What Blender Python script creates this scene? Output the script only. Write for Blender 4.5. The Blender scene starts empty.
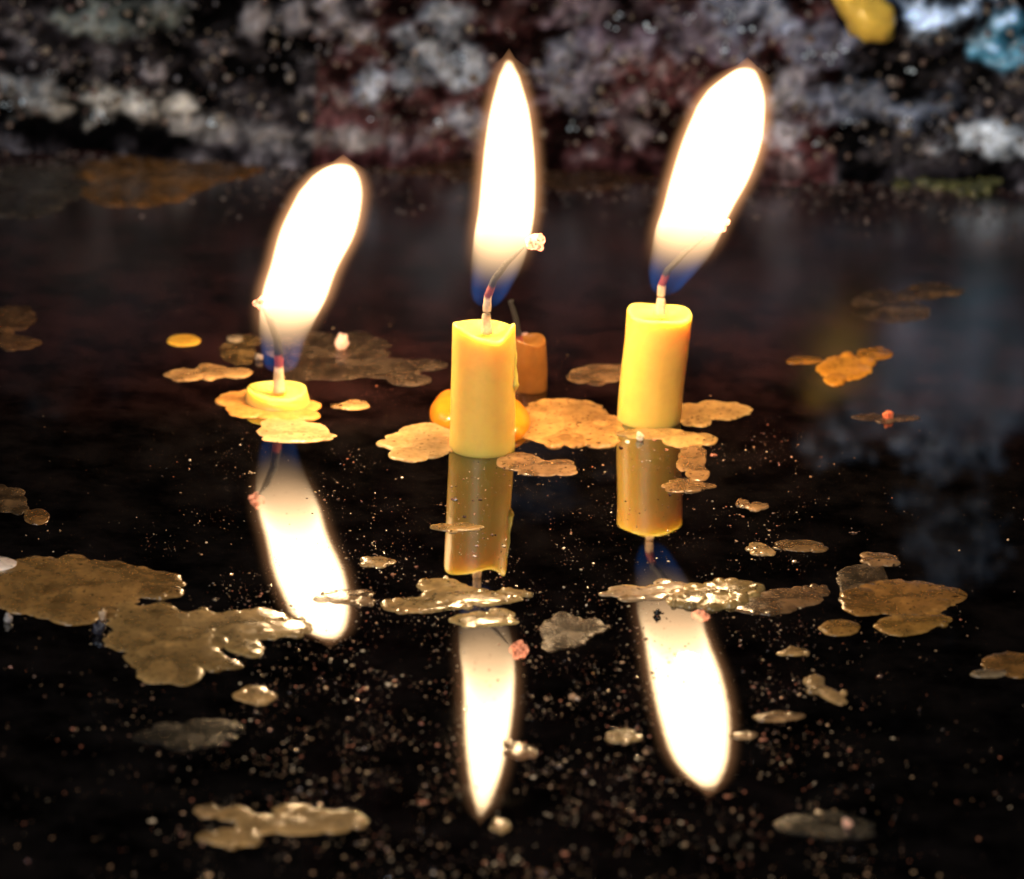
import bpy, bmesh, math, random
from mathutils import Vector, Matrix, noise
random.seed(7)
S = bpy.context.scene
R = math.radians

# ------------------------------------------------------------------ camera
W, H = 1024, 879
ELEV, DIST, ROLL, FIELD = R(20.0), 0.70, R(2.2), 0.128
fwd = Vector((0, math.cos(ELEV), -math.sin(ELEV)))
rt0 = Vector((1, 0, 0)); up0 = Vector((0, math.sin(ELEV), math.cos(ELEV)))
rt = rt0 * math.cos(ROLL) + up0 * math.sin(ROLL)
up = -rt0 * math.sin(ROLL) + up0 * math.cos(ROLL)
cam_pos = -fwd * DIST
cd = bpy.data.cameras.new('camera'); cam = bpy.data.objects.new('camera', cd)
S.collection.objects.link(cam); S.camera = cam
cam.matrix_world = Matrix(((rt.x, up.x, -fwd.x, cam_pos.x), (rt.y, up.y, -fwd.y, cam_pos.y),
                           (rt.z, up.z, -fwd.z, cam_pos.z), (0, 0, 0, 1)))
cd.sensor_width = 36; cd.lens = 36 * DIST / FIELD
cd.clip_start = 0.01; cd.clip_end = 20
cd.dof.use_dof = True; cd.dof.focus_distance = DIST - 0.026; cd.dof.aperture_fstop = 32
PX = FIELD / W                                   # metres per picture point at the focus distance

def ray(px, py):
    return fwd + rt * ((px - W / 2) * PX / DIST) + up * ((H / 2 - py) * PX / DIST)
def ground(px, py, z=0.0):
    d = ray(px, py); t = (z - cam_pos.z) / d.z
    return cam_pos + d * t
def at_depth(px, py, y):
    d = ray(px, py); t = (y - cam_pos.y) / d.y
    return cam_pos + d * t

# ------------------------------------------------------------------ world, light, exposure
w = bpy.data.worlds.new('World'); S.world = w; w.use_nodes = True
bg = w.node_tree.nodes['Background']; bg.inputs[0].default_value = (0.55, 0.75, 1.0, 1); bg.inputs[1].default_value = 0.03
S.view_settings.view_transform = 'Standard'; S.view_settings.look = 'None'
S.view_settings.exposure = 0; S.view_settings.gamma = 1
def area(name, loc, target, size, power, col):
    l = bpy.data.lights.new(name, 'AREA'); l.size = size; l.energy = power; l.color = col
    o = bpy.data.objects.new(name, l); S.collection.objects.link(o); o.location = loc
    o.rotation_euler = (Vector(target) - Vector(loc)).to_track_quat('-Z', 'Y').to_euler()
    return o
area('soft_daylight', (-0.20, -0.72, 0.40), (0, 0.0, 0), 0.35, 5.6, (1.0, 0.95, 0.88))
area('cool_skylight', (-0.25, -0.10, 0.45), (0.02, 0.10, 0.0), 0.06, 0.35, (0.62, 0.80, 1.0))
S.cycles.use_denoising = True
S.cycles.sample_clamp_indirect = 4
S.cycles.volume_step_rate = 0.3
S.cycles.volume_max_steps = 256
S.cycles.max_bounces = 10; S.cycles.transparent_max_bounces = 12
S.cycles.caustics_reflective = False; S.cycles.caustics_refractive = False

# ------------------------------------------------------------------ helpers
def tag(o, label=None, cat=None, group=None, kind=None):
    if label: o['label'] = label
    if cat: o['category'] = cat
    if group: o['group'] = group
    if kind: o['kind'] = kind
    return o
def mesh_obj(name, verts, faces, mat, parent=None, cols=None, smooth=True, loc=None):
    m = bpy.data.meshes.new(name); m.from_pydata([tuple(v) for v in verts], [], faces); m.update()
    if smooth: m.polygons.foreach_set('use_smooth', [True] * len(m.polygons))
    if cols:
        a = m.color_attributes.new('tint', 'FLOAT_COLOR', 'POINT')
        flat = []
        for c in cols: flat += [c[0], c[1], c[2], 1.0]
        a.data.foreach_set('color', flat)
    m.materials.append(mat)
    o = bpy.data.objects.new(name, m); S.collection.objects.link(o)
    if parent: o.parent = parent
    if loc is not None: o.location = loc
    return o
def empty(name, loc):
    o = bpy.data.objects.new(name, None); o.empty_display_size = 0.004
    S.collection.objects.link(o); o.location = loc; return o
def fn(x, y, z, s, seed=0.0):
    return noise.noise(Vector((x * s + seed, y * s - seed, z * s + seed * .37)))
def fbm(x, y, z, s, seed=0.0, n=4):
    a, t = 1.0, 0.0
    for i in range(n):
        t += a * fn(x, y, z, s, seed + i * 7.1); s *= 2.0; a *= 0.5
    return t

class NT:
    def __init__(self, name):
        self.m = bpy.data.materials.new(name); self.m.use_nodes = True
        self.t = self.m.node_tree; self.n = self.t.nodes; self.l = self.t.links
        self.out = [x for x in self.n if x.type == 'OUTPUT_MATERIAL'][0]
        self.p = [x for x in self.n if x.type == 'BSDF_PRINCIPLED'][0]
    def node(self, typ, **kw):
        x = self.n.new(typ)
        for k, v in kw.items(): setattr(x, k, v)
        return x
    def link(self, a, b): self.l.new(a, b)
    def math(self, op, a, b=None, c=None, clamp=False):
        x = self.n.new('ShaderNodeMath'); x.operation = op; x.use_clamp = clamp
        for i, v in enumerate((a, b, c)):
            if v is None: continue
            if isinstance(v, (int, float)): x.inputs[i].default_value = v
            else: self.l.new(v, x.inputs[i])
        return x.outputs[0]
    def smooth(self, v, a, b, lo=0.0, hi=1.0):
        x = self.n.new('ShaderNodeMapRange'); x.interpolation_type = 'SMOOTHSTEP'
        self.l.new(v, x.inputs[0])
        for i, q in enumerate((a, b, lo, hi)):
            if isinstance(q, (int, float)): x.inputs[i + 1].default_value = q
            else: self.l.new(q, x.inputs[i + 1])
        return x.outputs[0]
    def noise(self, scale, detail=4, rough=0.6):
        c = self.node('ShaderNodeTexCoord'); x = self.node('ShaderNodeTexNoise')
        x.inputs['Scale'].default_value = scale; x.inputs['Detail'].default_value = detail
        x.inputs['Roughness'].default_value = rough
        self.link(c.outputs['Object'], x.inputs['Vector']); return x.outputs['Fac']
    def bump(self, h, strength, dist):
        b = self.node('ShaderNodeBump'); b.inputs['Strength'].default_value = strength
        b.inputs['Distance'].default_value = dist; self.link(h, b.inputs['Height'])
        self.link(b.outputs[0], self.p.inputs['Normal'])

def m_water():
    k = NT('dark_water'); p = k.p
    p.inputs['Base Color'].default_value = (0.006, 0.0045, 0.004, 1)
    p.inputs['Roughness'].default_value = 0.018; p.inputs['IOR'].default_value = 2.35
    h = k.noise(900, 3, 0.6); h2 = k.noise(120, 2, 0.5)
    k.bump(k.math('ADD', k.math('MULTIPLY', h, 0.25), h2), 0.10, 0.00004)
    # very thin film of dull residue, real stains of the liquid
    r = k.smooth(k.noise(60, 5, 0.7), 0.42, 0.75, 0.010, 0.05)
    # scum film towards the wall, its colour reddened for the flames' warm veil
    c = k.node('ShaderNodeTexCoord'); sx = k.node('ShaderNodeSeparateXYZ'); k.link(c.outputs['Object'], sx.inputs[0])
    far = k.smooth(k.math('ADD', sx.outputs[1], k.math('MULTIPLY', k.noise(45, 3, .6), .03)), .008, .055, 0.0, 1.0)
    k.link(k.math('MULTIPLY_ADD', far, .20, r), p.inputs['Roughness'])
    mx = k.node('ShaderNodeMix', data_type='RGBA'); k.link(far, mx.inputs[0])
    mx.inputs[6].default_value = (.005, .0038, .0035, 1); mx.inputs[7].default_value = (.020, .0058, .0055, 1)
    mot = k.node('ShaderNodeMix', data_type='RGBA', blend_type='MULTIPLY'); mot.inputs[0].default_value = 1.0
    k.link(mx.outputs[2], mot.inputs[6]); k.link(k.smooth(k.noise(110, 6, .7), .35, .68, .1, 1.3), mot.inputs[7])
    k.link(mot.outputs[2], p.inputs['Base Color'])
    return k.m
def m_wax(name, rough=0.35, sss=0.6, radius=0.003, bump=0.3, spec=0.5, vary=0.25, bs=700, alpha=None):
    """wax tinted by the mesh's own 'tint' colour, mottled by fine noise"""
    k = NT(name); p = k.p
    a = k.node('ShaderNodeVertexColor'); a.layer_name = 'tint'
    f = k.smooth(k.noise(380, 5, 0.65), 0.3, 0.7, 1.0 - vary, 1.0 + vary * .6)
    vm = k.node('ShaderNodeVectorMath', operation='SCALE'); k.link(a.outputs['Color'], vm.inputs[0]); k.link(f, vm.inputs['Scale'])
    k.link(vm.outputs[0], p.inputs['Base Color'])
    p.inputs['Roughness'].default_value = rough; p.inputs['IOR'].default_value = 1.45
    if alpha:
        al = k.smooth(k.noise(260, 5, 0.7), 0.32, 0.68, alpha[0], alpha[1]); k.link(al, p.inputs['Alpha'])
    p.inputs['Subsurface Weight'].default_value = sss
    p.inputs['Subsurface Radius'].default_value = (1.0, 0.70, 0.34); p.inputs['Subsurface Scale'].default_value = radius
    p.inputs['Specular IOR Level'].default_value = spec
    k.bump(k.noise(bs, 5, 0.65), bump, 0.00025)
    return k.m
M_water = m_water()
M_flake = m_wax('wax_flake', 0.17, 0.3, 0.001, 0.16, spec=.5, bs=800, alpha=(.55, 1.0), vary=.22)
M_glossy = m_wax('melted_wax', 0.16, 0.6, 0.002, 0.15, spec=.4, vary=0.15, bs=400)
M_candle = m_wax('candle_wax', 0.38, 1.0, 0.0035, 0.12, vary=0.06, bs=300)
M_film = m_wax('dull_wax_film', 0.35, 0.1, 0.0005, 0.2, spec=.3, vary=0.45, alpha=(.2, .9))
M_dust = m_wax('dust_grains', 0.10, 0.0, 0.0005, 0.3, spec=0.8, vary=0.2)
M_wall = m_wax('crusted_stone', 0.24, 0.0, 0.0005, 1.0, spec=0.45, vary=0.5, bs=900)
def _sheen_by_tint(m):                                     # sheen cut where the tint is dark, so the darkened upper wall mirrors black
    t = m.node_tree; p = [x for x in t.nodes if x.type == 'BSDF_PRINCIPLED'][0]; a = [x for x in t.nodes if x.type == 'VERTEX_COLOR'][0]
    q = t.nodes.new('ShaderNodeMath'); q.operation = 'MULTIPLY'; q.inputs[1].default_value = 5.0; q.use_clamp = True
    t.links.new(a.outputs['Color'], q.inputs[0])
    q2 = t.nodes.new('ShaderNodeMath'); q2.operation = 'MULTIPLY'; q2.inputs[1].default_value = .6
    t.links.new(q.outputs[0], q2.inputs[0]); t.links.new(q2.outputs[0], p.inputs['Specular IOR Level'])
_sheen_by_tint(M_wall)
M_grit = m_wax('crust_grit', 0.18, 0.0, 0.0005, 0.6, spec=0.7, vary=0.2)
M_wick = m_wax('wick_cord', 0.7, 0.0, 0.0005, 1.0, vary=0.4, bs=2500)
def m_ember():
    k = NT('glowing_ember'); p = k.p
    p.inputs['Base Color'].default_value = (0.3, 0.08, 0.04, 1); p.inputs['Roughness'].default_value = 0.8
    n = k.smooth(k.noise(1500, 3, 0.6), 0.35, 0.65, 0.8, 5.0)
    p.inputs['Emission Color'].default_value = (1.0, 0.34, 0.17, 1); k.link(n, p.inputs['Emission Strength'])
    return k.m
M_ember = m_ember()

# ------------------------------------------------------------------ setting: water
def plane_y(px, py): return ground(px, py).y
WALL_Y = plane_y(512, 163)                       # foot of the wall
v = []; f = []
NX, NY = 60, 60
for j in range(NY + 1):
    for i in range(NX + 1):
        v.append((-0.45 + 0.9 * i / NX, -0.55 + (WALL_Y + 0.02 + 0.55) * j / NY, 0))
for j in range(NY):
    for i in range(NX):
        a = j * (NX + 1) + i; f.append((a, a + 1, a + NX + 2, a + NX + 1))
tag(mesh_obj('water', v, f, M_water), kind='structure')

# ------------------------------------------------------------------ wall behind
# patches of crust and stain on the wall: picture x, picture y (may lie above the frame), radii, colour, relief
WP = [(90, 110, 125, 24, (.72, .62, .48), .8), (30, 95, 50, 20, (.30, .29, .27), .6), (180, 125, 60, 14, (.36, .29, .23), .6),
      (440, 50, 50, 45, (.30, .32, .34), .4), (368, 85, 17, 24, (.40, .42, .46), .9), (402, 88, 13, 22, (.38, .40, .44), .9),
      (345, 20, 30, 30, (.30, .25, .24), .6), (270, 25, 35, 25, (.24, .20, .19), .6), (130, 20, 70, 25, (.16, .17, .13), .4),
      (575, 80, 45, 60, (.27, .25, .28), .5), (640, 120, 30, 30, (.22, .16, .16), .3), (790, 100, 45, 42, (.42, .36, .38), .6),
      (860, 105, 60, 30, (.20, .21, .25), .4), (930, 110, 50, 25, (.17, .19, .24), .4), (1000, 143, 48, 19, (.95, 1.0, 1.0), .9),
      (1005, 40, 42, 34, (.12, .50, .70), .3), (950, 20, 40, 30, (.35, .42, .47), .4), (600, 20, 70, 30, (.20, .13, .15), .3),
      (700, 35, 60, 30, (.17, .13, .16), .3), (820, 50, 35, 30, (.22, .22, .28), .4), (480, 120, 25, 25, (.28, .27, .29), .5),
      (760, 165, 50, 12, (.30, .20, .17), .4), (300, 135, 80, 12, (.22, .18, .16), .4),
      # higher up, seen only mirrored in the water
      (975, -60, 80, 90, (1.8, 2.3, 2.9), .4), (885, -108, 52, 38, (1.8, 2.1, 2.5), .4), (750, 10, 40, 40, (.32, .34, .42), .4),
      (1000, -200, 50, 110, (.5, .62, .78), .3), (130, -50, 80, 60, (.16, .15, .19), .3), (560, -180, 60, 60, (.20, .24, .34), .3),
      (30, -90, 60, 60, (.15, .17, .19), .3)]
PW = [(at_depth(a, b, WALL_Y), c * PX * 1.15, d * PX * 1.15, col, rel) for a, b, c, d, col, rel in WP]
def wall_sample(x, z):
    n1 = fbm(x, 0, z, 90, 3.1); n2 = fbm(x, 0, z * 1.3, 250, 9.7); n3 = fbm(x, 0, z, 1100, 1.3, 2)
    col = Vector((.105, .034, .034)) if x > -0.03 else Vector((.026, .020, .022))  # reddish glow of the flames tinted into the middle of the wall
    if x > 0.045: col = Vector((.034, .028, .032))
    col = col * max(0.12, 1 + 2.2 * n1 + 1.6 * n2)
    # pale pitted speckle everywhere
    s = min(1, max(0, n2 * 1.8 - .18)) * min(1, max(0, 0.9 + n1))
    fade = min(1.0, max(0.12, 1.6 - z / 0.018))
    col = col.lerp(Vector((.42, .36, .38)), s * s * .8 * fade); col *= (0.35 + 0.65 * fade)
    col = col * max(.35, 1 + 1.3 * n3 + .8 * fn(x, 0, z, 2300, 6))
    y = 0.0020 * n1 + 0.0004 * n2 + 0.0002 * n3
    for c, rx, rz, pc, rel in PW:
        d = ((x - c.x) / rx) ** 2 + ((z - c.z) / rz) ** 2
        if d < 3:
            k = min(1, max(0, 1.15 - d + n2 * 1.2 + n1 * .6)); k = k * k * (3 - 2 * k)
            col = col.lerp(Vector((pc[0] * .95, pc[1], pc[2] * 1.12)) * max(.15, 1 + n2 * 1.5 + n3 * .9), k * .8)
            y += 0.0007 * rel * k
    col = Vector([max(.002, q) for q in col])
    return y, Vector((col.x * .92, col.y * 1.02, col.z * 1.16)) * (.06 + .34 * min(1, max(0, (.034 - z) / .014)))  # shade painted into the upper wall to keep its mirror image black
v = []; f = []; cl = []
st = 0.00045; nx = int(0.30 / st); hz = []
z = -0.004
while z < 0.13:
    hz.append(z); z += st if z < 0.03 else st * 2.2
for zz in hz:
    for i in range(nx + 1):
        x = -0.15 + i * st
        y, c = wall_sample(x, zz)
        lean = 0.12 * max(0, zz)
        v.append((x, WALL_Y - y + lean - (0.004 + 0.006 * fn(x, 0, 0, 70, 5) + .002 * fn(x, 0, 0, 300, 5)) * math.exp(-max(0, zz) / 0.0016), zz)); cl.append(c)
for j in range(len(hz) - 1):
    for i in range(nx):
        a = j * (nx + 1) + i; f.append((a, a + 1, a + nx + 2, a + nx + 1))
# thickness: top and back
b0 = len(v); L = len(hz) - 1
for i in range(nx + 1):
    q = v[L * (nx + 1) + i]; v.append((q[0], q[1] + 0.06, q[2])); cl.append((.04, .03, .03))
for i in range(nx + 1):
    q = v[b0 + i]; v.append((q[0], q[1], -0.004)); cl.append((.04, .03, .03))
for i in range(nx):
    a = L * (nx + 1) + i; f.append((a, a + 1, b0 + i + 1, b0 + i)); c = b0 + nx + 1 + i; f.append((b0 + i, b0 + i + 1, c + 1, c))
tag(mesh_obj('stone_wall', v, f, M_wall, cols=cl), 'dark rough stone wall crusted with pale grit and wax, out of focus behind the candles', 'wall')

# ------------------------------------------------------------------ loose grains (many, one mesh)
ICO = None
def ico():
    global ICO
    if ICO is None:
        b = bmesh.new(); bmesh.ops.create_icosphere(b, subdivisions=1, radius=1)
        ICO = ([q.co.copy() for q in b.verts], [tuple(x.index for x in q.verts) for q in b.faces]); b.free()
    return ICO
class Grains:
    def __init__(self): self.v = []; self.f = []; self.c = []
    def add(self, p, rx, ry, rz, col, jit=0.3):
        V, F = ico(); b = len(self.v)
        rot = Matrix.Rotation(random.uniform(0, 6.28), 3, 'Z') @ Matrix.Rotation(random.gauss(0, .25), 3, 'X')
        for q in V:
            t = Vector((q.x * rx, q.y * ry, q.z * rz)) * (1 + random.uniform(-jit, jit))
            self.v.append(Vector(p) + rot @ t); self.c.append(col)
        for a in F: self.f.append((a[0] + b, a[1] + b, a[2] + b))
g = Grains()
for i in range(2600):                             # grit stuck on the wall
    x = random.uniform(-0.085, 0.085); z = abs(random.gauss(0, 0.014)) + 0.0002
    if z > 0.05: continue
    y, c = wall_sample(x, z)
    if fbm(x, 0, z, 330, 9.7) < random.uniform(-.5, .35): continue
    r = random.choice((.00018, .00025, .0003, .0005)) * random.uniform(.7, 1.4)
    sh = random.uniform(.15, .6)
    base = random.choice(((.36, .29, .27), (.25, .25, .30), (.40, .36, .34), (.20, .12, .11), (.30, .24, .18)))
    if z < 0.004: base = (.30, .2, .16)
    g.add((x, WALL_Y - y + .12 * z - r * .6, z), r, r, r, tuple(q * sh for q in base))
GLINT_BEADS = [(100, 120, 10), (97, 117, 7), (210, 122, 9), (230, 137, 9), (238, 140, 6), (296, 143, 11), (292, 146, 6), (440, 148, 7), (441, 120, 6), (548, 160, 10), (558, 158, 7),
         (372, 122, 5), (650, 32, 9), (622, 22, 7), (612, 33, 5), (732, 18, 6), (746, 34, 7), (728, 52, 8), (810, 55, 7), (830, 60, 7), (842, 52, 6), (911, 75, 7), (910, 120, 6), (850, 125, 6),
         (6, 110, 8), (20, 104, 7), (52, 75, 5), (575, 130, 6), (560, 150, 6), (690, 20, 5), (820, 145, 5), (460, 60, 5)]
for px, py, q in GLINT_BEADS:                           # painted glints: beads coloured pale blue like reflected sky
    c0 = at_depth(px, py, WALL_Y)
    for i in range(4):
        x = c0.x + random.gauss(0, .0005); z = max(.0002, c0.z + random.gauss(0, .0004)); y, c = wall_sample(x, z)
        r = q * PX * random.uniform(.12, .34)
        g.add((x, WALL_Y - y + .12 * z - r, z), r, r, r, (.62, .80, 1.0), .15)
for i in range(2600):                             # silt and grit washed against the foot of the wall
    x = random.uniform(-.09, .09); d = abs(random.gauss(0, .010)); y = WALL_Y - .003 - d
    if fbm(x, y, 0, 110, 2) < random.uniform(-.6, .5): continue
    r = random.uniform(.0001, .00028)
    cc = random.choice(((.07, .045, .04), (.04, .024, .022), (.11, .09, .085), (.02, .014, .014)))
    if x < -.025: cc = tuple(q * 1.2 for q in cc)
    g.add((x, y, r * .3), r * 1.5, r * 1.3, r * .8, cc)
tag(mesh_obj('crust_grit', g.v, g.f, M_grit, cols=g.c), 'countless pale grains of grit crusted over the dark wall and its foot', 'grit', kind='stuff')

# yellow wax run on the wall, top right
def lumpy(name, pts, mat, col, parent=None, seg=20, sub=3, seed=0.0, jit=.08):
    """swept closed tube along pts=[(Vector, radius)], with uneven surface"""
    vs = []; fs = []; P = []
    for i in range(len(pts) - 1):
        for s in range(sub):
            t = s / sub; P.append((pts[i][0].lerp(pts[i + 1][0], t), pts[i][1] * (1 - t) + pts[i + 1][1] * t))
    P.append(pts[-1])
    for i, (c, r) in enumerate(P):
        d = (P[min(i + 1, len(P) - 1)][0] - P[max(i - 1, 0)][0]).normalized()
        q = d.to_track_quat('Z', 'Y')
        for k in range(seg):
            a = 2 * math.pi * k / seg
            o = q @ Vector((math.cos(a), math.sin(a), 0))
            n = fn(o.x * 2 + i * .3, o.y * 2, o.z * 2, 1.0, seed)
            vs.append(c + o * r * (1 + jit * n * 2))
    for i in range(len(P) - 1):
        for k in range(seg):
            a = i * seg + k; b = i * seg + (k + 1) % seg; fs.append((a, b, b + seg, a + seg))
    n0 = len(vs); vs.append(P[0][0]); vs.append(P[-1][0])
    for k in range(seg):
        fs.append((n0, (k + 1) % seg, k)); e = (len(P) - 1) * seg; fs.append((n0 + 1, e + k, e + (k + 1) % seg))
    cols = [col(x) if callable(col) else col for x in vs]
    return mesh_obj(name, vs, fs, mat, parent, cols)
yw = WALL_Y - 0.004
pts = [(at_depth(835, -30, yw), .0018), (at_depth(850, -8, yw), .0026), (at_depth(862, 8, yw), .0030), (at_depth(872, 20, yw), .0034),
       (at_depth(880, 30, yw), .0026), (at_depth(884, 38, yw), .0014), (at_depth(885, 42, yw), .0004)]
tag(lumpy('wax_drip', pts, M_glossy, (.62, .44, .08), seed=2, jit=.15), 'blurred yellow run of wax on the wall at the upper right', 'wax drip')

# ------------------------------------------------------------------ wax flakes: many merged round drops, meshed by contour
def flake(name, blobs, col, label, cat='wax flake', mat=None, h=.0006, lobes=14, rough=.10, res=.00028, group=None, seed=None,
          kind=None, warm=0.0, small=1.0, freckles=.06):
    rough = max(rough, .04 if lobes < 4 else .075)
    mat = mat or M_flake; h = h * (.40 if mat is M_glossy and 'puddle' in name else .34)
    rnd = random.Random(seed if seed is not None else int(blobs[0][0] * 13 + blobs[0][1] * 7))
    if mat is not M_glossy: col = (col[0] * .74, col[1] * .62, col[2] * .43)
    else: col = (col[0] * .85, col[1] * .78, col[2] * .8)
    B = []
    def addb(cx, cy, rx, ry, hh, tint, ang=0):
        c = ground(cx, cy); ca, sa = math.cos(ang), math.sin(ang)
        ux = ground(cx + rx * ca, cy + rx * sa) - c; uy = ground(cx - ry * sa, cy + ry * ca) - c
        M = Matrix(((ux.x, uy.x), (ux.y, uy.y)))
        B.append((c.x, c.y, M.inverted(), max(abs(ux.x), abs(uy.x)) * 1.25 + .0006, max(abs(ux.y), abs(uy.y)) * 1.25 + .0006, hh, tint))
    for b in blobs:
        addb(b[0], b[1], b[2], b[3], h * rnd.uniform(.75, 1.25), rnd.uniform(.80, 1.15), R(b[4]) if len(b) > 4 else 0)
    for i in range(lobes):
        b = rnd.choice(blobs); a = rnd.uniform(0, 6.283); k = rnd.uniform(.20, .52) * small
        s = rnd.uniform(.72, 1.0)
        addb(b[0] + math.cos(a) * b[2] * s, b[1] + math.sin(a) * b[3] * s, b[2] * k, max(2.0, b[3] * k * 1.1), h * rnd.uniform(.6, 1.2), rnd.uniform(.62, 1.25))
    x0 = min(b[0] - b[3] for b in B); x1 = max(b[0] + b[3] for b in B)
    y0 = min(b[1] - b[4] for b in B); y1 = max(b[1] + b[4] for b in B)
    rx_ = res; ry_ = res * 1.5
    area_ = (x1 - x0) * (y1 - y0)
    k = max(0.35, min(1.0, math.sqrt(area_ / (14000 * rx_ * ry_)))) if area_ < 14000 * rx_ * ry_ else math.sqrt(area_ / (14000 * rx_ * ry_))
    rx_ *= k; ry_ *= k
    nx = int((x1 - x0) / rx_) + 2; ny = int((y1 - y0) / ry_) + 2
    F = {}
    def field(i, j):
        q = F.get((i, j))
        if q is not None: return q
        x = x0 + i * rx_; y = y0 + j * ry_
        n = fn(x, y, 0, 900, 3) * rough + fn(x, y, 0, 2600, 5) * rough * .35
        n += fn(x, y, 0, 300, 8) * rough
        best = -9; z = 0; t = 1
        for bx, by, Mi, wx, wy, hh, tint in B:
            dx = x - bx; dy = y - by
            if abs(dx) > wx or abs(dy) > wy: continue
            u = Mi @ Vector((dx, dy)); f_ = 1 - u.length + n
            if f_ > best: best = f_
            if f_ > 0:
                zz = hh * (1 - math.exp(-f_ * 9)) * (0.75 + .25 * f_)
                if zz > z: z = zz; t = tint * (.82 + .40 * math.exp(-f_ * 7))
        F[(i, j)] = (best, z, t); return F[(i, j)]
    V = []; Fc = []; C = []; key = {}
    def vert(k_, x, y, z, t):
        if k_ in key: return key[k_]
        fr = fn(x, y, 0, 1500, 21)
        kk = t * (1 + .25 * fn(x, y, 0, 500, 4) + .2 * fn(x, y, 0, 1700, 14))
        if freckles and fn(x, y, 0, 2300, 31) > .62 - freckles: kk *= .25
        C.append((col[0] * kk, col[1] * kk * (1 - warm * .3 * fr), col[2] * kk))
        V.append((x, y, z + .00003 * fn(x, y, 0, 700, 6) * (1 if z > .0001 else 0))); key[k_] = len(V) - 1; return key[k_]
    bot = []
    for j in range(ny):
        for i in range(nx):
            cs = [(i, j), (i + 1, j), (i + 1, j + 1), (i, j + 1)]
            fv = [field(*c) for c in cs]
            if all(q[0] <= 0 for q in fv): continue
            poly = []; edge = []
            for a in range(4):
                b = (a + 1) % 4
                if fv[a][0] > 0:
                    poly.append(vert(cs[a], x0 + cs[a][0] * rx_, y0 + cs[a][1] * ry_, .00004 + fv[a][1], fv[a][2]))
                if (fv[a][0] > 0) != (fv[b][0] > 0):
                    fa, fb = max(fv[a][0], -1), max(fv[b][0], -1); t = fa / (fa - fb)
                    x = x0 + (cs[a][0] + (cs[b][0] - cs[a][0]) * t) * rx_; y = y0 + (cs[a][1] + (cs[b][1] - cs[a][1]) * t) * ry_
                    q = vert(tuple(sorted((cs[a], cs[b]))), x, y, .00003, fv[a][2] if fv[a][0] > 0 else fv[b][2])
                    poly.append(q); edge.append((q, fv[a][0] > 0))
            if len(poly) >= 3: Fc.append(tuple(poly))
            if len(edge) == 2:
                out = [e for e, s in edge if s]; inn = [e for e, s in edge if not s]
                if out and inn: bot.append((out[0], inn[0]))
    low = {}
    def lo(q):
        if q not in low:
            V.append((V[q][0], V[q][1], -.0004)); C.append(C[q]); low[q] = len(V) - 1
        return low[q]
    for a, b in bot: Fc.append((b, a, lo(a), lo(b)))
    if not V: return None
    ox = sum(q[0] for q in V) / len(V); oy = sum(q[1] for q in V) / len(V)
    V = [(q[0] - ox, q[1] - oy, q[2]) for q in V]
    o = mesh_obj(name, V, Fc, mat, None, C, loc=(ox, oy, 0))
    return tag(o, label, cat, group, kind)

AMB = (.80, .40, .06); TAN = (.62, .42, .19); PALE = (.78, .60, .36); BRN = (.36, .19, .07); DIM = (.12, .085, .065)
GR = 'flakes of spilled wax floating on the dark water'
def fl(name, blobs, col, label, **kw): return flake(name, blobs, col, label, group=GR, **kw)
fl('wax_puddle', [(236, 400, 20, 8), (250, 408, 24, 10), (266, 400, 34, 12), (303, 406, 18, 6), (282, 412, 30, 9)], (.70, .34, .08),
   'yellow puddle of merged wax drops directly under the shortest candle', cat='wax puddle', mat=M_glossy, h=.0009, lobes=8, freckles=0)
fl('wax_flake', [(284, 424, 24, 7), (300, 430, 28, 8), (294, 438, 34, 5), (272, 432, 16, 6)], (.75, .48, .20),
   'pale wax scales in front of the shortest candle, between it and its mirrored flame', mat=M_glossy, lobes=10)
fl('wax_drop', [(184, 340.5, 17, 6)], (.80, .45, .05), 'small bright yellow oval drop of wax alone at the far left', cat='wax drop', mat=M_glossy, h=.0008, lobes=0, rough=.05, freckles=0)
fl('wax_flake', [(186, 375, 20, 6), (212, 372, 20, 7), (236, 373, 17, 5)], (.50, .33, .18), 'row of joined brown wax scales left of the shortest candle', lobes=6)
fl('wax_flake', [(353, 406, 17, 4)], (.62, .42, .22), 'small thin tan flake right of the shortest candle', lobes=4, small=.8)
fl('wax_film', [(300, 350, 34, 12), (345, 345, 44, 11), (384, 368, 44, 10), (335, 368, 50, 12), (410, 380, 22, 6)], (.13, .10, .085),
   'wide dull grey film of wax behind and right of the shortest candle', cat='wax film', mat=M_film, h=.0004, lobes=26)
fl('wax_film', [(238, 352, 18, 12), (246, 340, 16, 5)], (.20, .14, .07), 'dull brown patch of wax behind and left of the shortest candle', cat='wax film', mat=M_film, h=.0003, lobes=5)
fl('wax_drop', [(235, 339, 9, 3.5)], (.42, .36, .32), 'tiny pale grey drop just left of the shortest candle flame base', cat='wax drop', lobes=0)
fl('wax_film', [(12, 318, 24, 12), (18, 343, 20, 7), (-8, 330, 18, 12)], (.17, .10, .06), 'dim brown scales at the left edge of the picture, halfway up', cat='wax film', mat=M_film, h=.0004)
fl('wax_flake', [(8, 502, 20, 11), (2, 494, 14, 6)], (.16, .11, .07), 'dim brown flake at the left edge above the large mass', mat=M_film)
fl('wax_flake', [(37, 517, 13, 8)], (.22, .13, .06), 'small round brown flake above the large left mass', lobes=2)
fl('wax_mass', [(40, 578, 44, 22), (82, 592, 58, 24), (118, 580, 36, 15), (150, 580, 32, 9), (158, 592, 27, 7), (70, 607, 52, 14), (20, 592, 34, 20), (95, 570, 26, 9)],
   (.34, .22, .10), 'largest brown mass of merged wax scales, at the left edge', cat='wax mass', h=.0009, lobes=22)
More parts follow.
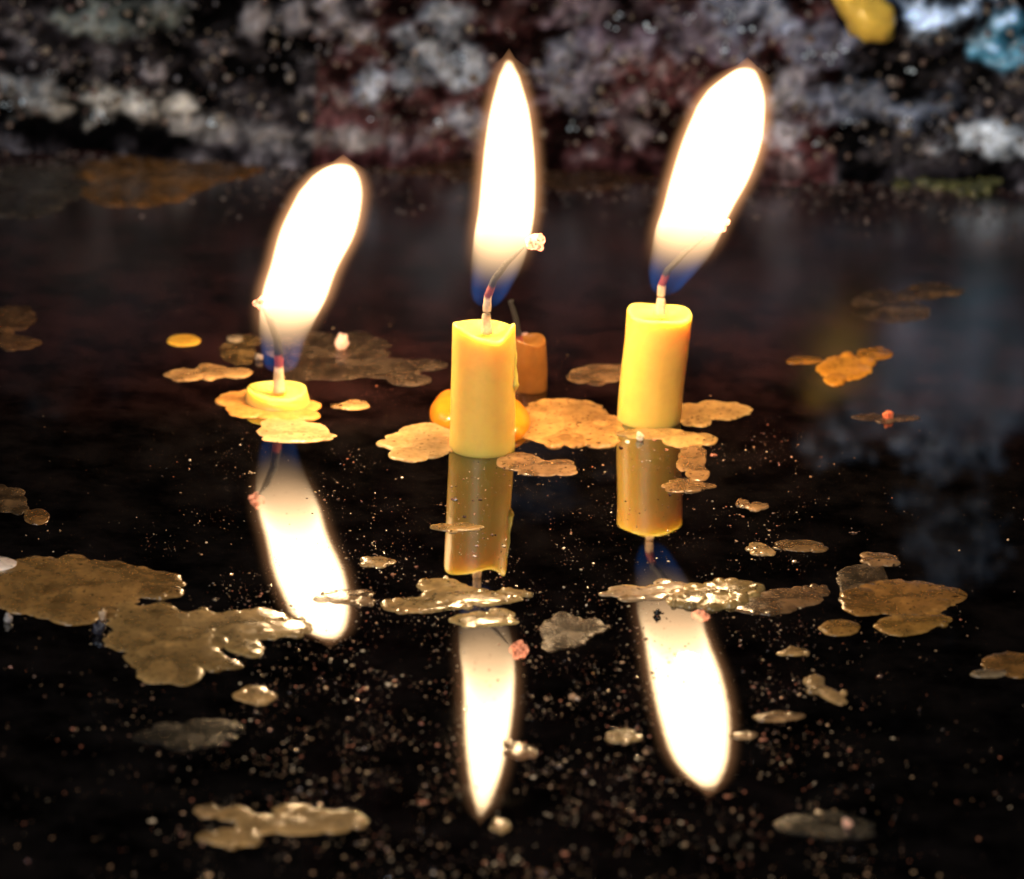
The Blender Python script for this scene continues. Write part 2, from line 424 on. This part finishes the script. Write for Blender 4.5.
fl('wax_drop', [(0, 566, 18, 7)], (.8, .72, .6), 'pale drop of wax lying on the far left end of the largest brown mass', cat='wax drop', mat=M_glossy, h=.0022, lobes=0)
fl('wax_mass', [(150, 622, 42, 17), (172, 652, 50, 24), (138, 640, 32, 15), (214, 664, 28, 6), (190, 640, 30, 12)], (.40, .28, .14),
   'tan mass of merged wax scales lying in front of the largest brown mass', cat='wax mass', h=.0008, lobes=16)
fl('wax_flake', [(236, 627, 54, 15), (284, 628, 30, 9), (200, 622, 24, 12), (260, 618, 30, 9)], (.55, .40, .22),
   'scalloped pale flake reaching right to the mirrored flame of the shortest candle', h=.0009, lobes=40, small=.6)
fl('wax_flake', [(245, 647, 20, 8)], (.48, .35, .18), 'small oval flake tucked under the scalloped pale flake', lobes=3)
fl('wax_flake', [(255, 695, 17, 9)], (.62, .42, .22), 'small round pale flake alone below the scalloped flake', lobes=6)
fl('wax_film', [(188, 735, 40, 12), (215, 726, 22, 6)], (.045, .040, .038), 'almost black sunken film in the lower left', cat='wax film', mat=M_film, h=.0002)
fl('wax_flake', [(208, 812, 12, 6)], (.50, .34, .20), 'small blurred flake at the upper left of the lowest large flake', lobes=5)
fl('wax_mass', [(236, 815, 20, 7), (232, 838, 26, 9), (262, 824, 24, 10), (300, 826, 30, 9), (292, 810, 20, 5), (332, 820, 36, 10)], (.62, .42, .22),
   'lobed pale wax mass nearest the camera at the bottom left', cat='wax mass', h=.0008, lobes=22)
fl('wax_flake', [(378, 562, 15, 5)], (.72, .52, .30), 'tiny pale flake right of the middle of the shortest candle mirrored flame', lobes=4)
fl('wax_flake', [(345, 597, 24, 7), (362, 602, 12, 4)], (.30, .20, .13), 'ragged brown flake crossing the tip of the shortest candle mirrored flame', lobes=14)
fl('wax_flake', [(398, 606, 16, 6), (412, 609, 22, 4)], (.55, .38, .2), 'narrow pale flake just left of the broad flake under the middle candle', lobes=6)
fl('wax_flake', [(410, 441, 28, 9), (430, 432, 30, 9), (410, 455, 22, 7), (434, 446, 22, 11), (395, 444, 14, 6)], (.58, .40, .16),
   'lily pad shaped tan drops touching the left side of the middle candle', mat=M_glossy, h=.0008, lobes=5)
fl('wax_puddle', [(562, 416, 48, 17), (588, 426, 34, 17), (540, 426, 30, 15), (600, 440, 20, 8), (552, 432, 30, 12)], (.52, .30, .09),
   'wide orange puddle with dark specks between the middle and right candles', cat='wax puddle', mat=M_glossy, h=.0009, lobes=10, freckles=.12)
fl('wax_flake', [(600, 374, 30, 9), (580, 378, 14, 5)], (.26, .17, .11), 'dull brown flake behind and left of the right candle', lobes=6)
fl('wax_flake', [(716, 411, 36, 9), (690, 413, 22, 10)], (.62, .38, .12), 'long yellow tongue of wax poking out right behind the right candle', mat=M_glossy, lobes=8, freckles=.12)
fl('wax_flake', [(655, 434, 32, 6), (686, 440, 24, 8)], (.60, .42, .20), 'tan collar of wax at the front foot of the right candle', lobes=10)
fl('wax_flake', [(692, 460, 14, 12), (686, 486, 24, 5), (698, 474, 12, 8)], (.42, .27, .15), 'brown ragged flake in front and right of the right candle', lobes=14)
fl('wax_flake', [(520, 463, 25, 8), (546, 468, 28, 7), (568, 468, 9, 4)], (.42, .28, .18), 'brown tongue shaped flake at the front right foot of the middle candle', lobes=12)
fl('wax_flake', [(455, 528, 24, 3.5)], (.58, .40, .20), 'thin sliver lying across the mirrored middle candle', lobes=6)
fl('wax_flake', [(440, 586, 22, 8), (430, 604, 44, 7), (478, 598, 46, 7), (512, 594, 20, 4), (455, 596, 34, 10)], (.62, .46, .24),
   'broad pale ragged flake under the mirrored middle candle', h=.0008, lobes=34, small=.6)
fl('wax_flake', [(482, 620, 32, 7), (500, 615, 16, 6)], (.72, .56, .30), 'smaller pale flake just below the broad one, at the root of the middle mirrored flame', lobes=10, small=.6)
fl('wax_film', [(565, 632, 26, 16), (585, 628, 22, 8)], (.14, .085, .05), 'round dull brown film right of the middle mirrored flame', cat='wax film', mat=M_film, h=.0004)
fl('wax_flake', [(638, 593, 32, 6.5), (675, 590, 26, 8)], (.50, .35, .18), 'oval tan flake at the left root of the right mirrored flame', mat=M_glossy, lobes=10)
fl('wax_mass', [(712, 597, 34, 12), (735, 590, 28, 9), (690, 600, 24, 8)], (.52, .40, .20), 'glistening greenish tan mass crossing the root of the right mirrored flame', cat='wax mass', h=.0016, lobes=30, small=.7)
fl('wax_flake', [(790, 598, 34, 10), (765, 606, 34, 9), (815, 592, 16, 6)], (.28, .18, .11), 'ragged brown flake right of the glistening mass', lobes=30, small=.6)
fl('wax_flake', [(762, 549, 15, 5, 20)], (.62, .45, .26), 'small tan flake left of a pair above the ragged brown flake', lobes=5)
fl('wax_flake', [(802, 546, 23, 6)], (.24, .16, .09), 'small brown crescent flake right of a pair above the ragged brown flake', lobes=4)
fl('wax_flake', [(880, 559, 18, 6)], (.36, .24, .15), 'small brown flake above the large brown mass on the right', lobes=8)
fl('wax_film', [(862, 578, 26, 14), (858, 598, 16, 10)], (.15, .11, .075), 'dull upper left fringe of the large brown mass on the right', cat='wax film', mat=M_film, h=.0003, lobes=10)
fl('wax_mass', [(902, 598, 56, 18), (868, 606, 26, 10), (945, 596, 22, 9)], (.38, .22, .08), 'large brown rounded wax mass on the right side', cat='wax mass', h=.0009, lobes=7)
fl('wax_flake', [(905, 625, 30, 11), (934, 620, 16, 6)], (.44, .27, .09), 'brown drop tucked under the large mass on the right', h=.0009, lobes=3)
fl('wax_flake', [(840, 628, 21, 8)], (.46, .28, .10), 'oval brown drop left below the large mass on the right', lobes=1)
fl('wax_puddle', [(845, 368, 28, 13)], (.62, .28, .03), 'orange domed drop in the far right, biggest of three joined', cat='wax puddle', mat=M_glossy, h=.0011, lobes=3)
fl('wax_flake', [(806, 360, 17, 4)], (.40, .20, .05), 'narrow orange flake left of the orange domed drop', lobes=1)
fl('wax_flake', [(875, 354, 18, 6)], (.50, .24, .04), 'small orange flake right of the orange domed drop', lobes=1)
fl('wax_flake', [(795, 652, 14, 4)], (.55, .38, .20), 'tiny tan flake below the oval brown drop', lobes=4)
fl('wax_flake', [(814, 682, 9, 6), (828, 694, 21, 6, 28)], (.62, .44, .25), 'slanted ragged pale flake at the lower right', h=.001, lobes=12, small=.8)
fl('wax_flake', [(778, 717, 26, 3.5)], (.55, .36, .22), 'thin sliver just below the slanted ragged flake', lobes=6)
fl('wax_flake', [(622, 737, 15, 6)], (.66, .48, .28), 'small pale flake between the middle and right mirrored flames', lobes=8)
fl('wax_flake', [(742, 736, 12, 3)], (.70, .48, .32), 'tiny bright flake touching the right edge of the right mirrored flame', lobes=5)
fl('wax_flake', [(1008, 664, 26, 12), (1020, 670, 20, 8)], (.26, .15, .06), 'brown flake at the right edge of the picture', lobes=3)
fl('wax_flake', [(988, 674, 18, 4)], (.30, .25, .2), 'thin grey tongue left of the brown flake at the right edge', lobes=4)
fl('wax_film', [(895, 312, 36, 11), (880, 298, 22, 8)], (.16, .11, .085), 'blurred dim brown scale far back on the right', cat='wax film', mat=M_film, h=.0004, lobes=5)
fl('wax_film', [(932, 290, 24, 7), (910, 295, 14, 5)], (.20, .12, .05), 'blurred orange brown scale far back on the right, farthest there', cat='wax film', mat=M_film, h=.0004, lobes=4)
fl('wax_film', [(815, 825, 42, 11), (860, 832, 14, 5)], (.040, .038, .038), 'almost black sunken film at the lower right', cat='wax film', mat=M_film, h=.0002)
fl('wax_flake', [(520, 752, 13, 8), (512, 744, 9, 3)], (.30, .17, .11), 'ragged reddish flake at the right edge of the middle mirrored flame', lobes=16)
fl('wax_drop', [(502, 826, 10, 6)], (.60, .42, .24), 'round pale drop below the tip of the middle mirrored flame', cat='wax drop', lobes=4)
fl('wax_flake', [(890, 418, 30, 3.5)], (.16, .11, .09), 'thin dark sliver in the right with a red crumb on it', mat=M_film, lobes=4)
fl('wax_flake', [(757, 507, 12, 3.5), (744, 504, 6, 4)], (.45, .30, .18), 'tiny flake right of the brown ragged flake by the right candle', lobes=6)
fl('wax_film', [(100, 172, 26, 10), (160, 178, 60, 18), (130, 192, 50, 12), (215, 172, 40, 9)], (.26, .13, .04), 'blurred orange brown wax patch at the foot of the wall, left', cat='wax film', mat=M_film, h=.0012, lobes=14)
fl('wax_film', [(430, 165, 60, 10), (590, 178, 50, 12), (500, 172, 60, 12)], (.13, .075, .05), 'blurred dull brown residue at the foot of the wall, centre', cat='wax film', mat=M_film, h=.0008, lobes=14)
fl('moss_patch', [(945, 184, 22, 6), (918, 180, 12, 4), (972, 190, 18, 5), (990, 184, 12, 4), (900, 186, 9, 3)], (.13, .16, .09), 'blurred green mossy patch at the foot of the wall, right', cat='moss', mat=M_flake, h=.0030, lobes=60, small=.7, rough=.3)
fl('wax_film', [(40, 185, 50, 20), (20, 205, 40, 12)], (.07, .065, .07), 'blurred dark grey residue at the foot of the wall, far left', cat='wax film', mat=M_film, h=.0012, lobes=14)

# ------------------------------------------------------------------ dust on the water
g = Grains()
def spec_density(px, py):
    d = .10
    if py > 430: d = .30 + .55 * min(1, (py - 430) / 180)
    # thick where the three mirrored flames lie, thin in the lower corners
    k = max(math.exp(-((px - 330) / 120) ** 2), math.exp(-((px - 500) / 130) ** 2), math.exp(-((px - 690) / 125) ** 2))
    d *= .06 + .94 * k
    if py < 430: d *= .5
    return d * max(0.04, .75 + 2.2 * fbm(px, py * 1.8, 0, .022, 4, 3))
n = 0
while n < 9500:
    px = random.uniform(0, 1024); py = random.uniform(300, 900)
    if random.random() > spec_density(px, py) * (1 + max(0, 1 - abs(py - 640) / 260)): continue
    if any((px - a - (py - 600) * sl) ** 2 < 900 and y0 < py < y1 for a, sl, y0, y1 in ((322, .35, 450, 640), (491, .0, 620, 830), (690, .28, 590, 805))) and random.random() < .75: continue
    n += 1
    p = ground(px, py)
    low = min(1, max(0, (py - 560) / 250))
    r = .000031 * math.exp(random.gauss(0, .6)) * (1 + .25 * low)
    if random.random() < .004 * low + .002: r *= random.uniform(2.0, 3.0)
    r = min(r, .00055)
    c = random.choice(((.52, .33, .18), (.50, .28, .15), (.70, .52, .34), (.50, .18, .10), (.12, .06, .04), (.06, .04, .03), (.2, .11, .07), (.10, .05, .03)))
    g.add((p.x, p.y, r * .15), r * random.uniform(1, 2.0), r * random.uniform(1, 2.0), r * .75, c, .4)
    if r > .00018:
        for q in range(random.randint(1, 5)):
            a = random.uniform(0, 6.28); d = r * random.uniform(1, 2.2); r2 = r * random.uniform(.3, .8)
            g.add((p.x + d * math.cos(a), p.y + d * math.sin(a), r2 * .15), r2 * 1.3, r2 * 1.3, r2 * .8, c, .4)
tag(mesh_obj('dust', g.v, g.f, M_dust, cols=g.c, smooth=False), 'countless dust specks and wax crumbs strewn over the dark water', 'dust', kind='stuff')

# individual crumbs that stand up from the water
def crumb(name, px, py, r, col, label, mat=None, cat='wax crumb', tall=1.0, seed=0.0):
    b = bmesh.new(); bmesh.ops.create_icosphere(b, subdivisions=3, radius=1)
    for q in b.verts:
        n_ = 1 + .55 * fn(q.co.x, q.co.y, q.co.z, 1.3, seed) + .2 * fn(q.co.x, q.co.y, q.co.z, 4, seed)
        q.co = Vector((q.co.x * r, q.co.y * r, q.co.z * r * tall + r * tall * .75)) * n_
    vs = [q.co.copy() for q in b.verts]; fs = [tuple(x.index for x in q.verts) for q in b.faces]; b.free()
    p = ground(px, py)
    o = mesh_obj(name, vs, fs, mat or M_glossy, None, [col] * len(vs), loc=(p.x, p.y, 0))
    return tag(o, label, cat, 'loose crumbs standing on the water')
crumb('wax_crumb', 342, 349, .00085, (.80, .45, .36), 'pinkish pale crumb standing on the grey film right of the shortest candle', tall=1.3, seed=3)
crumb('wax_crumb', 888, 419, .0006, (.75, .16, .07), 'tiny red crumb on the thin dark sliver at the right', seed=5)
crumb('wax_crumb', 103, 620, .0004, (.30, .22, .15), 'brown crumb at the front edge of the largest brown mass', tall=1.7, seed=6)
crumb('wax_crumb', 8, 622, .0005, (.20, .19, .19), 'dark grey pebble like crumb at the left edge below the largest brown mass', seed=7)
crumb('burnt_crumb', 99, 634, .0007, (.02, .02, .03), 'black burnt crumb in front of the largest brown mass', cat='burnt crumb', tall=1.2, seed=8)
crumb('wax_crumb', 259, 360, .0005, (.22, .17, .14), 'small grey crumb left of the wick of the shortest candle', seed=9)
crumb('burnt_crumb', 657, 615, .0004, (.01, .01, .01), 'tiny black burnt crumb on the left edge of the right mirrored flame', cat='burnt crumb', seed=10)
crumb('wax_crumb', 640, 440, .0005, (.85, .7, .5), 'tiny glistening crumb at the front foot of the right candle', seed=12)
crumb('wax_crumb', 847, 827, .0005, (.70, .35, .25), 'tiny pink crumb on the black film at the lower right', seed=13)
crumb('wax_crumb', 525, 338, .0004, (.6, .3, .25), 'tiny pink crumb behind the middle candle', seed=14)

# ------------------------------------------------------------------ flames
def flame_mat(name, T, CX, RR, hgt, wmax, dirty, tc=17.0, kc=.36, power=1.0):
    """glowing gas in a closed body: hot yellow mantle, dim cone over the wick, blue foot"""
    k = NT(name); k.n.remove(k.p)
    tcn = k.node('ShaderNodeTexCoord'); sx = k.node('ShaderNodeSeparateXYZ'); k.link(tcn.outputs['Object'], sx.inputs[0])
    t = k.math('DIVIDE', sx.outputs[2], hgt, clamp=True)
    def curve(vals, lo, hi):
        c = k.node('ShaderNodeFloatCurve'); cu = c.mapping.curves[0]
        c.mapping.use_clip = False
        pts = [(a, (b - lo) / (hi - lo)) for a, b in zip(T, vals)]
        while len(cu.points) < len(pts): cu.points.new(.5, .5)
        for q, (a, b) in zip(cu.points, pts): q.location = (a, b); q.handle_type = 'VECTOR'
        c.mapping.update(); k.link(t, c.inputs['Value'])
        return k.math('MULTIPLY_ADD', c.outputs[0], hi - lo, lo)
    cx = curve(CX, min(CX) - .001, max(CX) + .001); rr = curve(RR, 0, max(RR))
    cy = k.math('MULTIPLY', t, dirty)
    dx = k.math('SUBTRACT', sx.outputs[0], cx); dy = k.math('SUBTRACT', sx.outputs[1], cy)
    r = k.math('SQRT', k.math('ADD', k.math('MULTIPLY', dx, dx), k.math('MULTIPLY', dy, dy)))
    rho = k.math('DIVIDE', r, k.math('MAXIMUM', rr, .0002))
    dist = k.math('SUBTRACT', r, rr)                       # metres outside the body
    end = k.smooth(t, .975, 1.0, 1.0, 0.0)
    body = k.math('MULTIPLY', k.smooth(dist, -.0009, .0003, 1.0, 0.0), end)
    te = k.math('ADD', t, k.math('MULTIPLY', k.math('POWER', k.math('MINIMUM', rho, 1.0), 3.0), kc))
    rad = k.math('MULTIPLY_ADD', k.math('EXPONENT', k.math('MULTIPLY', te, tc)), .0004, 1.3)
    rad = k.math('MINIMUM', rad, 30.0)
    foot = k.smooth(t, .07, .32, 0.0, 1.0)
    yel = k.math('MULTIPLY', k.math('MULTIPLY', k.math('MULTIPLY', rad, foot), body), power / (2 * wmax))
    blu = k.math('MULTIPLY', k.math('MULTIPLY', k.smooth(t, .05, .24, 1, 0), k.smooth(rho, .35, .95, .06, 1.0)),
                 k.math('MULTIPLY', k.smooth(dist, -.0003, .0002, 1.0, 0.0), 85.0))
    blu = k.math('MULTIPLY', blu, k.smooth(t, 0.0, .05, 0, 1))
    halo = k.math('POWER', k.smooth(dist, -.0006, .0023, 1.0, 0.0), 2.0)  # painted bloom: soft emission past the flame's edge, standing in for lens glow
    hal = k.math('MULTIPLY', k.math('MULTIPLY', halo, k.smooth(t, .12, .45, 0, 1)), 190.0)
    def em(col, s):
        e = k.node('ShaderNodeEmission'); e.inputs[0].default_value = (*col, 1); k.link(s, e.inputs[1]); return e.outputs[0]
    def add(a, b):
        x = k.node('ShaderNodeAddShader'); k.link(a, x.inputs[0]); k.link(b, x.inputs[1]); return x.outputs[0]
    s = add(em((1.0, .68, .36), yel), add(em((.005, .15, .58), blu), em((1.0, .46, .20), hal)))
    k.link(s, k.out.inputs['Volume'])
    return k.m

def make_flame(parent, origin, outline, lean_y, tc=17.0, kc=.36, power=1.0):
    """outline rows: picture y, left x, right x, from the foot up; origin: world point of the foot"""
    rows = []
    zt = at_depth((outline[-1][1] + outline[-1][2]) / 2, outline[-1][0], origin.y).z - origin.z
    for py, xl, xr in outline:
        yy = origin.y + lean_y * (outline[0][0] - py) / (outline[0][0] - outline[-1][0])
        a = at_depth(xl, py, yy) - origin; b = at_depth(xr, py, yy) - origin
        rows.append(((a.z + b.z) / 2, (a.x + b.x) / 2, (b - a).length / 2))
    z0, z1 = rows[0][0], rows[-1][0]
    hgt = z1 - z0
    T = [(q[0] - z0) / hgt for q in rows]; CX = [q[1] for q in rows]; RR = [q[2] for q in rows]
    def ev(A, t):
        for i in range(len(T) - 1):
            if t <= T[i + 1]:
                u = (t - T[i]) / (T[i + 1] - T[i]); u0 = u
                # Catmull-Rom
                p0 = A[max(i - 1, 0)]; p1 = A[i]; p2 = A[i + 1]; p3 = A[min(i + 2, len(A) - 1)]
                return .5 * ((2 * p1) + (-p0 + p2) * u + (2 * p0 - 5 * p1 + 4 * p2 - p3) * u * u + (-p0 + 3 * p1 - 3 * p2 + p3) * u ** 3)
        return A[-1]
    TT = [i / 28 for i in range(29)]
    m = flame_mat('flame_gas', TT, [ev(CX, q) for q in TT], [max(.0001, ev(RR, q)) for q in TT], hgt, max(RR), lean_y, tc, kc, power)
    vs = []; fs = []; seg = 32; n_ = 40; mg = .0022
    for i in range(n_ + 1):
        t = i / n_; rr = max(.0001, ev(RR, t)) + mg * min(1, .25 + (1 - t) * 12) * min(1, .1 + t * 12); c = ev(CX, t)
        for q in range(seg):
            a = 2 * math.pi * q / seg
            vs.append((c + rr * math.cos(a), t * lean_y + rr * math.sin(a), t * hgt))
    for i in range(n_):
        for q in range(seg):
            a = i * seg + q; b = i * seg + (q + 1) % seg; fs.append((a, b, b + seg, a + seg))
    c0 = len(vs); vs.append((ev(CX, 0), 0, 0)); vs.append((ev(CX, 1), lean_y, hgt + mg * .6))
    for q in range(seg):
        fs.append((c0, (q + 1) % seg, q)); e = n_ * seg; fs.append((c0 + 1, e + q, e + (q + 1) % seg))
    o = mesh_obj('flame', vs, fs, m)
    o.parent = parent; o.location = origin + Vector((0, 0, z0)) - parent.location
    return o, ev, CX, hgt, z0

def flame_light(parent, p, power):
    l = bpy.data.lights.new('flame_light', 'POINT'); l.energy = power; l.color = (1.0, .66, .34); l.shadow_soft_size = .0014
    o = bpy.data.objects.new('flame_light', l); S.collection.objects.link(o); o.parent = parent; o.location = p - parent.location
    return o

def candle_body(parent, base, top, rad_b, rad_t, rim, bowl, name='wax_body', mat=None, col=(1.0, .60, .12), seg=72, rings=46, pale=True, taper=None, seed=1.0):
    """rim(angle)->extra height of the rim; bowl depth in the middle of the top"""
    ax = top - base; vs = []; fs = []; cs = []
    for i in range(rings + 1):
        t = i / rings
        for q in range(seg):
            a = 2 * math.pi * q / seg
            r = rad_b + (rad_t - rad_b) * t
            r *= 1 + .018 * fn(math.cos(a), math.sin(a), t * 2.5, 1.4, seed) + .007 * fn(math.cos(a), math.sin(a), t * 4, 4, seed)
            if taper: r *= taper(t, a)
            zoff = rim(a) * max(0, (t - .55) / .45) ** 1.5
            p = ax * t + Vector((r * math.cos(a), r * math.sin(a), zoff - (.0004 if i == 0 else 0)))
            vs.append(p)
            k = 1.0
            cs.append(tuple(c * k for c in col))
    # rounded lip, then down into the bowl
    for s, (fr, dz) in enumerate(((.975, .00022), (.93, .0003), (.87, .0002), (.80, -.0001), (.68, -.35), (.5, -.7), (.3, -.92), (.14, -1.0))):
        for q in range(seg):
            a = 2 * math.pi * q / seg
            z = rim(a) * max(0.0, (fr - .35) / .65) + (dz if abs(dz) < .01 else dz * bowl)
            vs.append(ax + Vector((rad_t * fr * math.cos(a) * (taper(1, a) if taper else 1), rad_t * fr * math.sin(a) * (taper(1, a) if taper else 1), z)))
            cs.append(col)
    n_ = rings + 1 + 8
    for i in range(n_ - 1):
        for q in range(seg):
            a = i * seg + q; b = i * seg + (q + 1) % seg; fs.append((a, b, b + seg, a + seg))
    vs.append(ax + Vector((0, 0, -bowl))); cs.append(col); c = len(vs) - 1
    for q in range(seg): fs.append(((n_ - 1) * seg + q, (n_ - 1) * seg + (q + 1) % seg, c))
    vs.append(Vector((0, 0, -.0004))); cs.append(col); c = len(vs) - 1
    for q in range(seg): fs.append((c, (q + 1) % seg, q))
    return mesh_obj(name, vs, fs, mat or M_candle, parent, cs, loc=base - parent.location)

def wick(parent, pts, y, r=.0007, char_from=.35, ember=None, seed=0.0):
    P = [at_depth(px, py, y + dy) - parent.location for px, py, dy in pts]
    rad = [r * k for k in ([1.25] + [1.0] * (len(P) - 2) + [.35])]
    rad = [q * (1 - .45 * i / (len(rad) - 1)) for i, q in enumerate(rad)]
    tot = len(P) - 1
    z0 = P[0].z; z1 = P[-1].z
    def col(x):
        t = (x.z - z0) / (z1 - z0)
        if t < char_from: return (.85, .62, .38)
        if t < char_from + .12: return (.22, .03, .02)
        return (.003, .002, .002)
    o = lumpy('wick', list(zip(P, rad)), M_wick, col, parent, seg=14, sub=6, seed=seed, jit=.10)
    if ember:
        px, py, rr, dy = ember; c = at_depth(px, py, y + dy) - parent.location
        b = bmesh.new(); bmesh.ops.create_icosphere(b, subdivisions=4, radius=1)
        for q in b.verts:
            n_ = 1 + .8 * fn(q.co.x, q.co.y, q.co.z, 1.2, seed + 3) + .10 * fn(q.co.x, q.co.y, q.co.z, 4.5, seed)
            q.co = q.co * n_ * rr + c
        vs = [q.co.copy() for q in b.verts]; fs = [tuple(x.index for x in q.verts) for q in b.faces]; b.free()
        mesh_obj('ember', vs, fs, M_ember, o)
    return o

# --- middle candle
rad = 32 * PX
def candle(base_px, top_px, rb, rt_, rim, bowl, label, **kw):
    b = ground(*base_px); tp = at_depth(top_px[0], top_px[1], b.y)
    e = empty('lit_candle', (b.x, b.y, 0)); tag(e, label, 'candle', 'burning candles standing on the water')
    candle_body(e, Vector((b.x, b.y, 0)), tp, rb, rt_, rim, bowl, **kw)
    return e, b, tp
def bumpf(a, c, w_): 
    d = math.atan2(math.sin(a - c), math.cos(a - c)); return math.exp(-(d / w_) ** 2)
rim2 = lambda a: .0010 * bumpf(a, R(200), .75) + .0013 * bumpf(a, R(-15), .42) - .0006 * bumpf(a, R(-62), .5) - .0003
C2, b2, t2 = candle((482.0, 447), (484, 329), 32.8 * PX, 31 * PX, rim2, .0009,
                    'tall yellow burning candle in the middle with a notched rim and upright pointed flame', seed=4.0)
q0 = [at_depth(513.5, a, b2.y) + Vector((0, -.0006, 0)) - C2.location for a in (340, 352, 364, 375, 383, 389)]
lumpy('wax_run', list(zip(q0, (.0003, .0004, .0004, .0005, .0007, .0003))), M_candle, (1.0, .60, .12), C2, seg=16, sub=4, seed=3, jit=.1)
wick(C2, [(487, 333, 0), (486.5, 314, 0), (488, 296, 0), (494, 280, 0), (506, 264, 0), (524, 247, 0)], b2.y, r=.00058, char_from=.42, ember=(535, 242, .0010, 0), seed=2)
F2 = [(310, 484, 492), (303, 474, 500), (292.6, 470.5, 508), (272, 471, 519), (251.6, 473, 526), (231, 475.6, 531), (211, 479, 534), (176.5, 482, 535),
      (142, 485.5, 533), (108, 491, 528.5), (74, 499.5, 519), (58, 506.5, 511)]
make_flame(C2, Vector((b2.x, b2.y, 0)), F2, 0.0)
flame_light(C2, at_depth(509, 165, b2.y), .075)
# --- right candle
rim3 = lambda a: .0004 * bumpf(a, R(180), .9) + .0002 * math.sin(3 * a)
C3, b3, t3 = candle((648.5, 419), (659.5, 315), 32 * PX, 32.8 * PX, rim3, .0007,
                    'tall yellow burning candle on the right, leaning slightly under a broad slanted flame', seed=8.0)
wick(C3, [(661, 314, 0), (661, 298, 0), (662, 284, 0), (668, 270, 0), (684, 254, 0), (708, 234, 0)], b3.y, r=.00058, char_from=.36, ember=(720, 225, .0009, 0), seed=5)
F3 = [(297, 657, 666), (289, 651, 680), (272, 648, 695.6), (251.6, 652, 711), (231, 656, 721), (211, 663, 730), (176.5, 672, 748.5), (142, 683, 761),
      (108, 697, 765), (91, 709, 764), (76, 727, 759), (67, 740, 754)]
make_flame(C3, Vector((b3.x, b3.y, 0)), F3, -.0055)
flame_light(C3, at_depth(713, 170, b3.y), .075)
# --- short candle
rim1 = lambda a: .0002 * math.sin(2 * a + 1)
C1, b1, t1 = candle((278, 403), (277, 391), 33 * PX, 30.5 * PX, rim1, .0005,
                    'shortest candle, burnt down to a low wax disc on the left', seed=12.0)
wick(C1, [(279, 392, 0), (279, 374, 0), (279, 356, 0), (277, 338, 0), (270, 320, 0), (263, 309, 0)], b1.y, r=.0007, char_from=.32, ember=(261, 303, .0008, 0), seed=7)
F1 = [(374, 276, 283), (366, 264, 297), (344, 260, 304), (322, 260, 313), (297, 262, 326), (267, 271, 337), (231, 281, 355), (195, 298, 362),
      (178, 312, 360), (170, 323, 356), (164, 335, 351)]
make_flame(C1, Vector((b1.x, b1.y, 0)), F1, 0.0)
flame_light(C1, at_depth(322, 235, b1.y), .05)

# --- collar of melted wax behind the middle candle
def dome(name, px, py, rx, ry, h, col, label, cat):
    c = ground(px, py); vs = []; fs = []; cs = []; seg = 56; n_ = 14
    a1 = (ground(px + rx, py) - c).length; a2 = abs(ground(px, py + ry).y - c.y)
    for i in range(n_ + 1):
        u = i / n_; fr = math.cos(u * math.pi / 2) ** .7 if u < 1 else 0
        z = h * math.sin(u * math.pi / 2)
        for q in range(seg):
            a = 2 * math.pi * q / seg; w_ = 1 + .06 * fn(math.cos(a), math.sin(a), 0, 1.6, px)
            vs.append((a1 * fr * w_ * math.cos(a), a2 * fr * w_ * math.sin(a), z * (1 + .1 * fn(math.cos(a) * fr, math.sin(a) * fr, 0, 2.0, px)) - (.0004 if i == 0 else 0)))
            cs.append(col)
    for i in range(n_):
        for q in range(seg):
            a = i * seg + q; b = i * seg + (q + 1) % seg; fs.append((a, b, b + seg, a + seg))
    return tag(mesh_obj(name, vs, fs, M_glossy, None, cs, loc=(c.x, c.y, 0)), label, cat)
dome('wax_pool', 455, 414, 25, 17, .0022, (.62, .20, .012), 'round glossy amber bulge of wax behind the left side of the middle candle', 'wax pool')
dome('wax_pool', 505, 424, 26, 19, .0022, (.66, .24, .015), 'round glossy amber bulge of wax behind the right side of the middle candle', 'wax pool')
# --- dead stub behind the middle candle
b = ground(528, 388); tp = at_depth(529, 341, b.y)
e = empty('candle_stub', (b.x, b.y, 0)); tag(e, 'unlit orange candle stub with a bent burnt wick, half hidden behind the middle candle', 'candle stub')
candle_body(e, Vector((b.x, b.y, 0)), tp, 20 * PX, 18.5 * PX, lambda a: .0003 * math.sin(a * 2), .0003, mat=M_glossy, col=(.19, .080, .018), rings=20,
            taper=lambda t, a: 1 - .35 * max(0, t - .6) ** 1.5, seed=3)
wick(e, [(520, 346, 0), (518, 332, 0), (516, 320, 0), (513, 309, 0), (510, 302, 0), (514, 300, 0)], b.y, r=.00045, char_from=.10, seed=11)
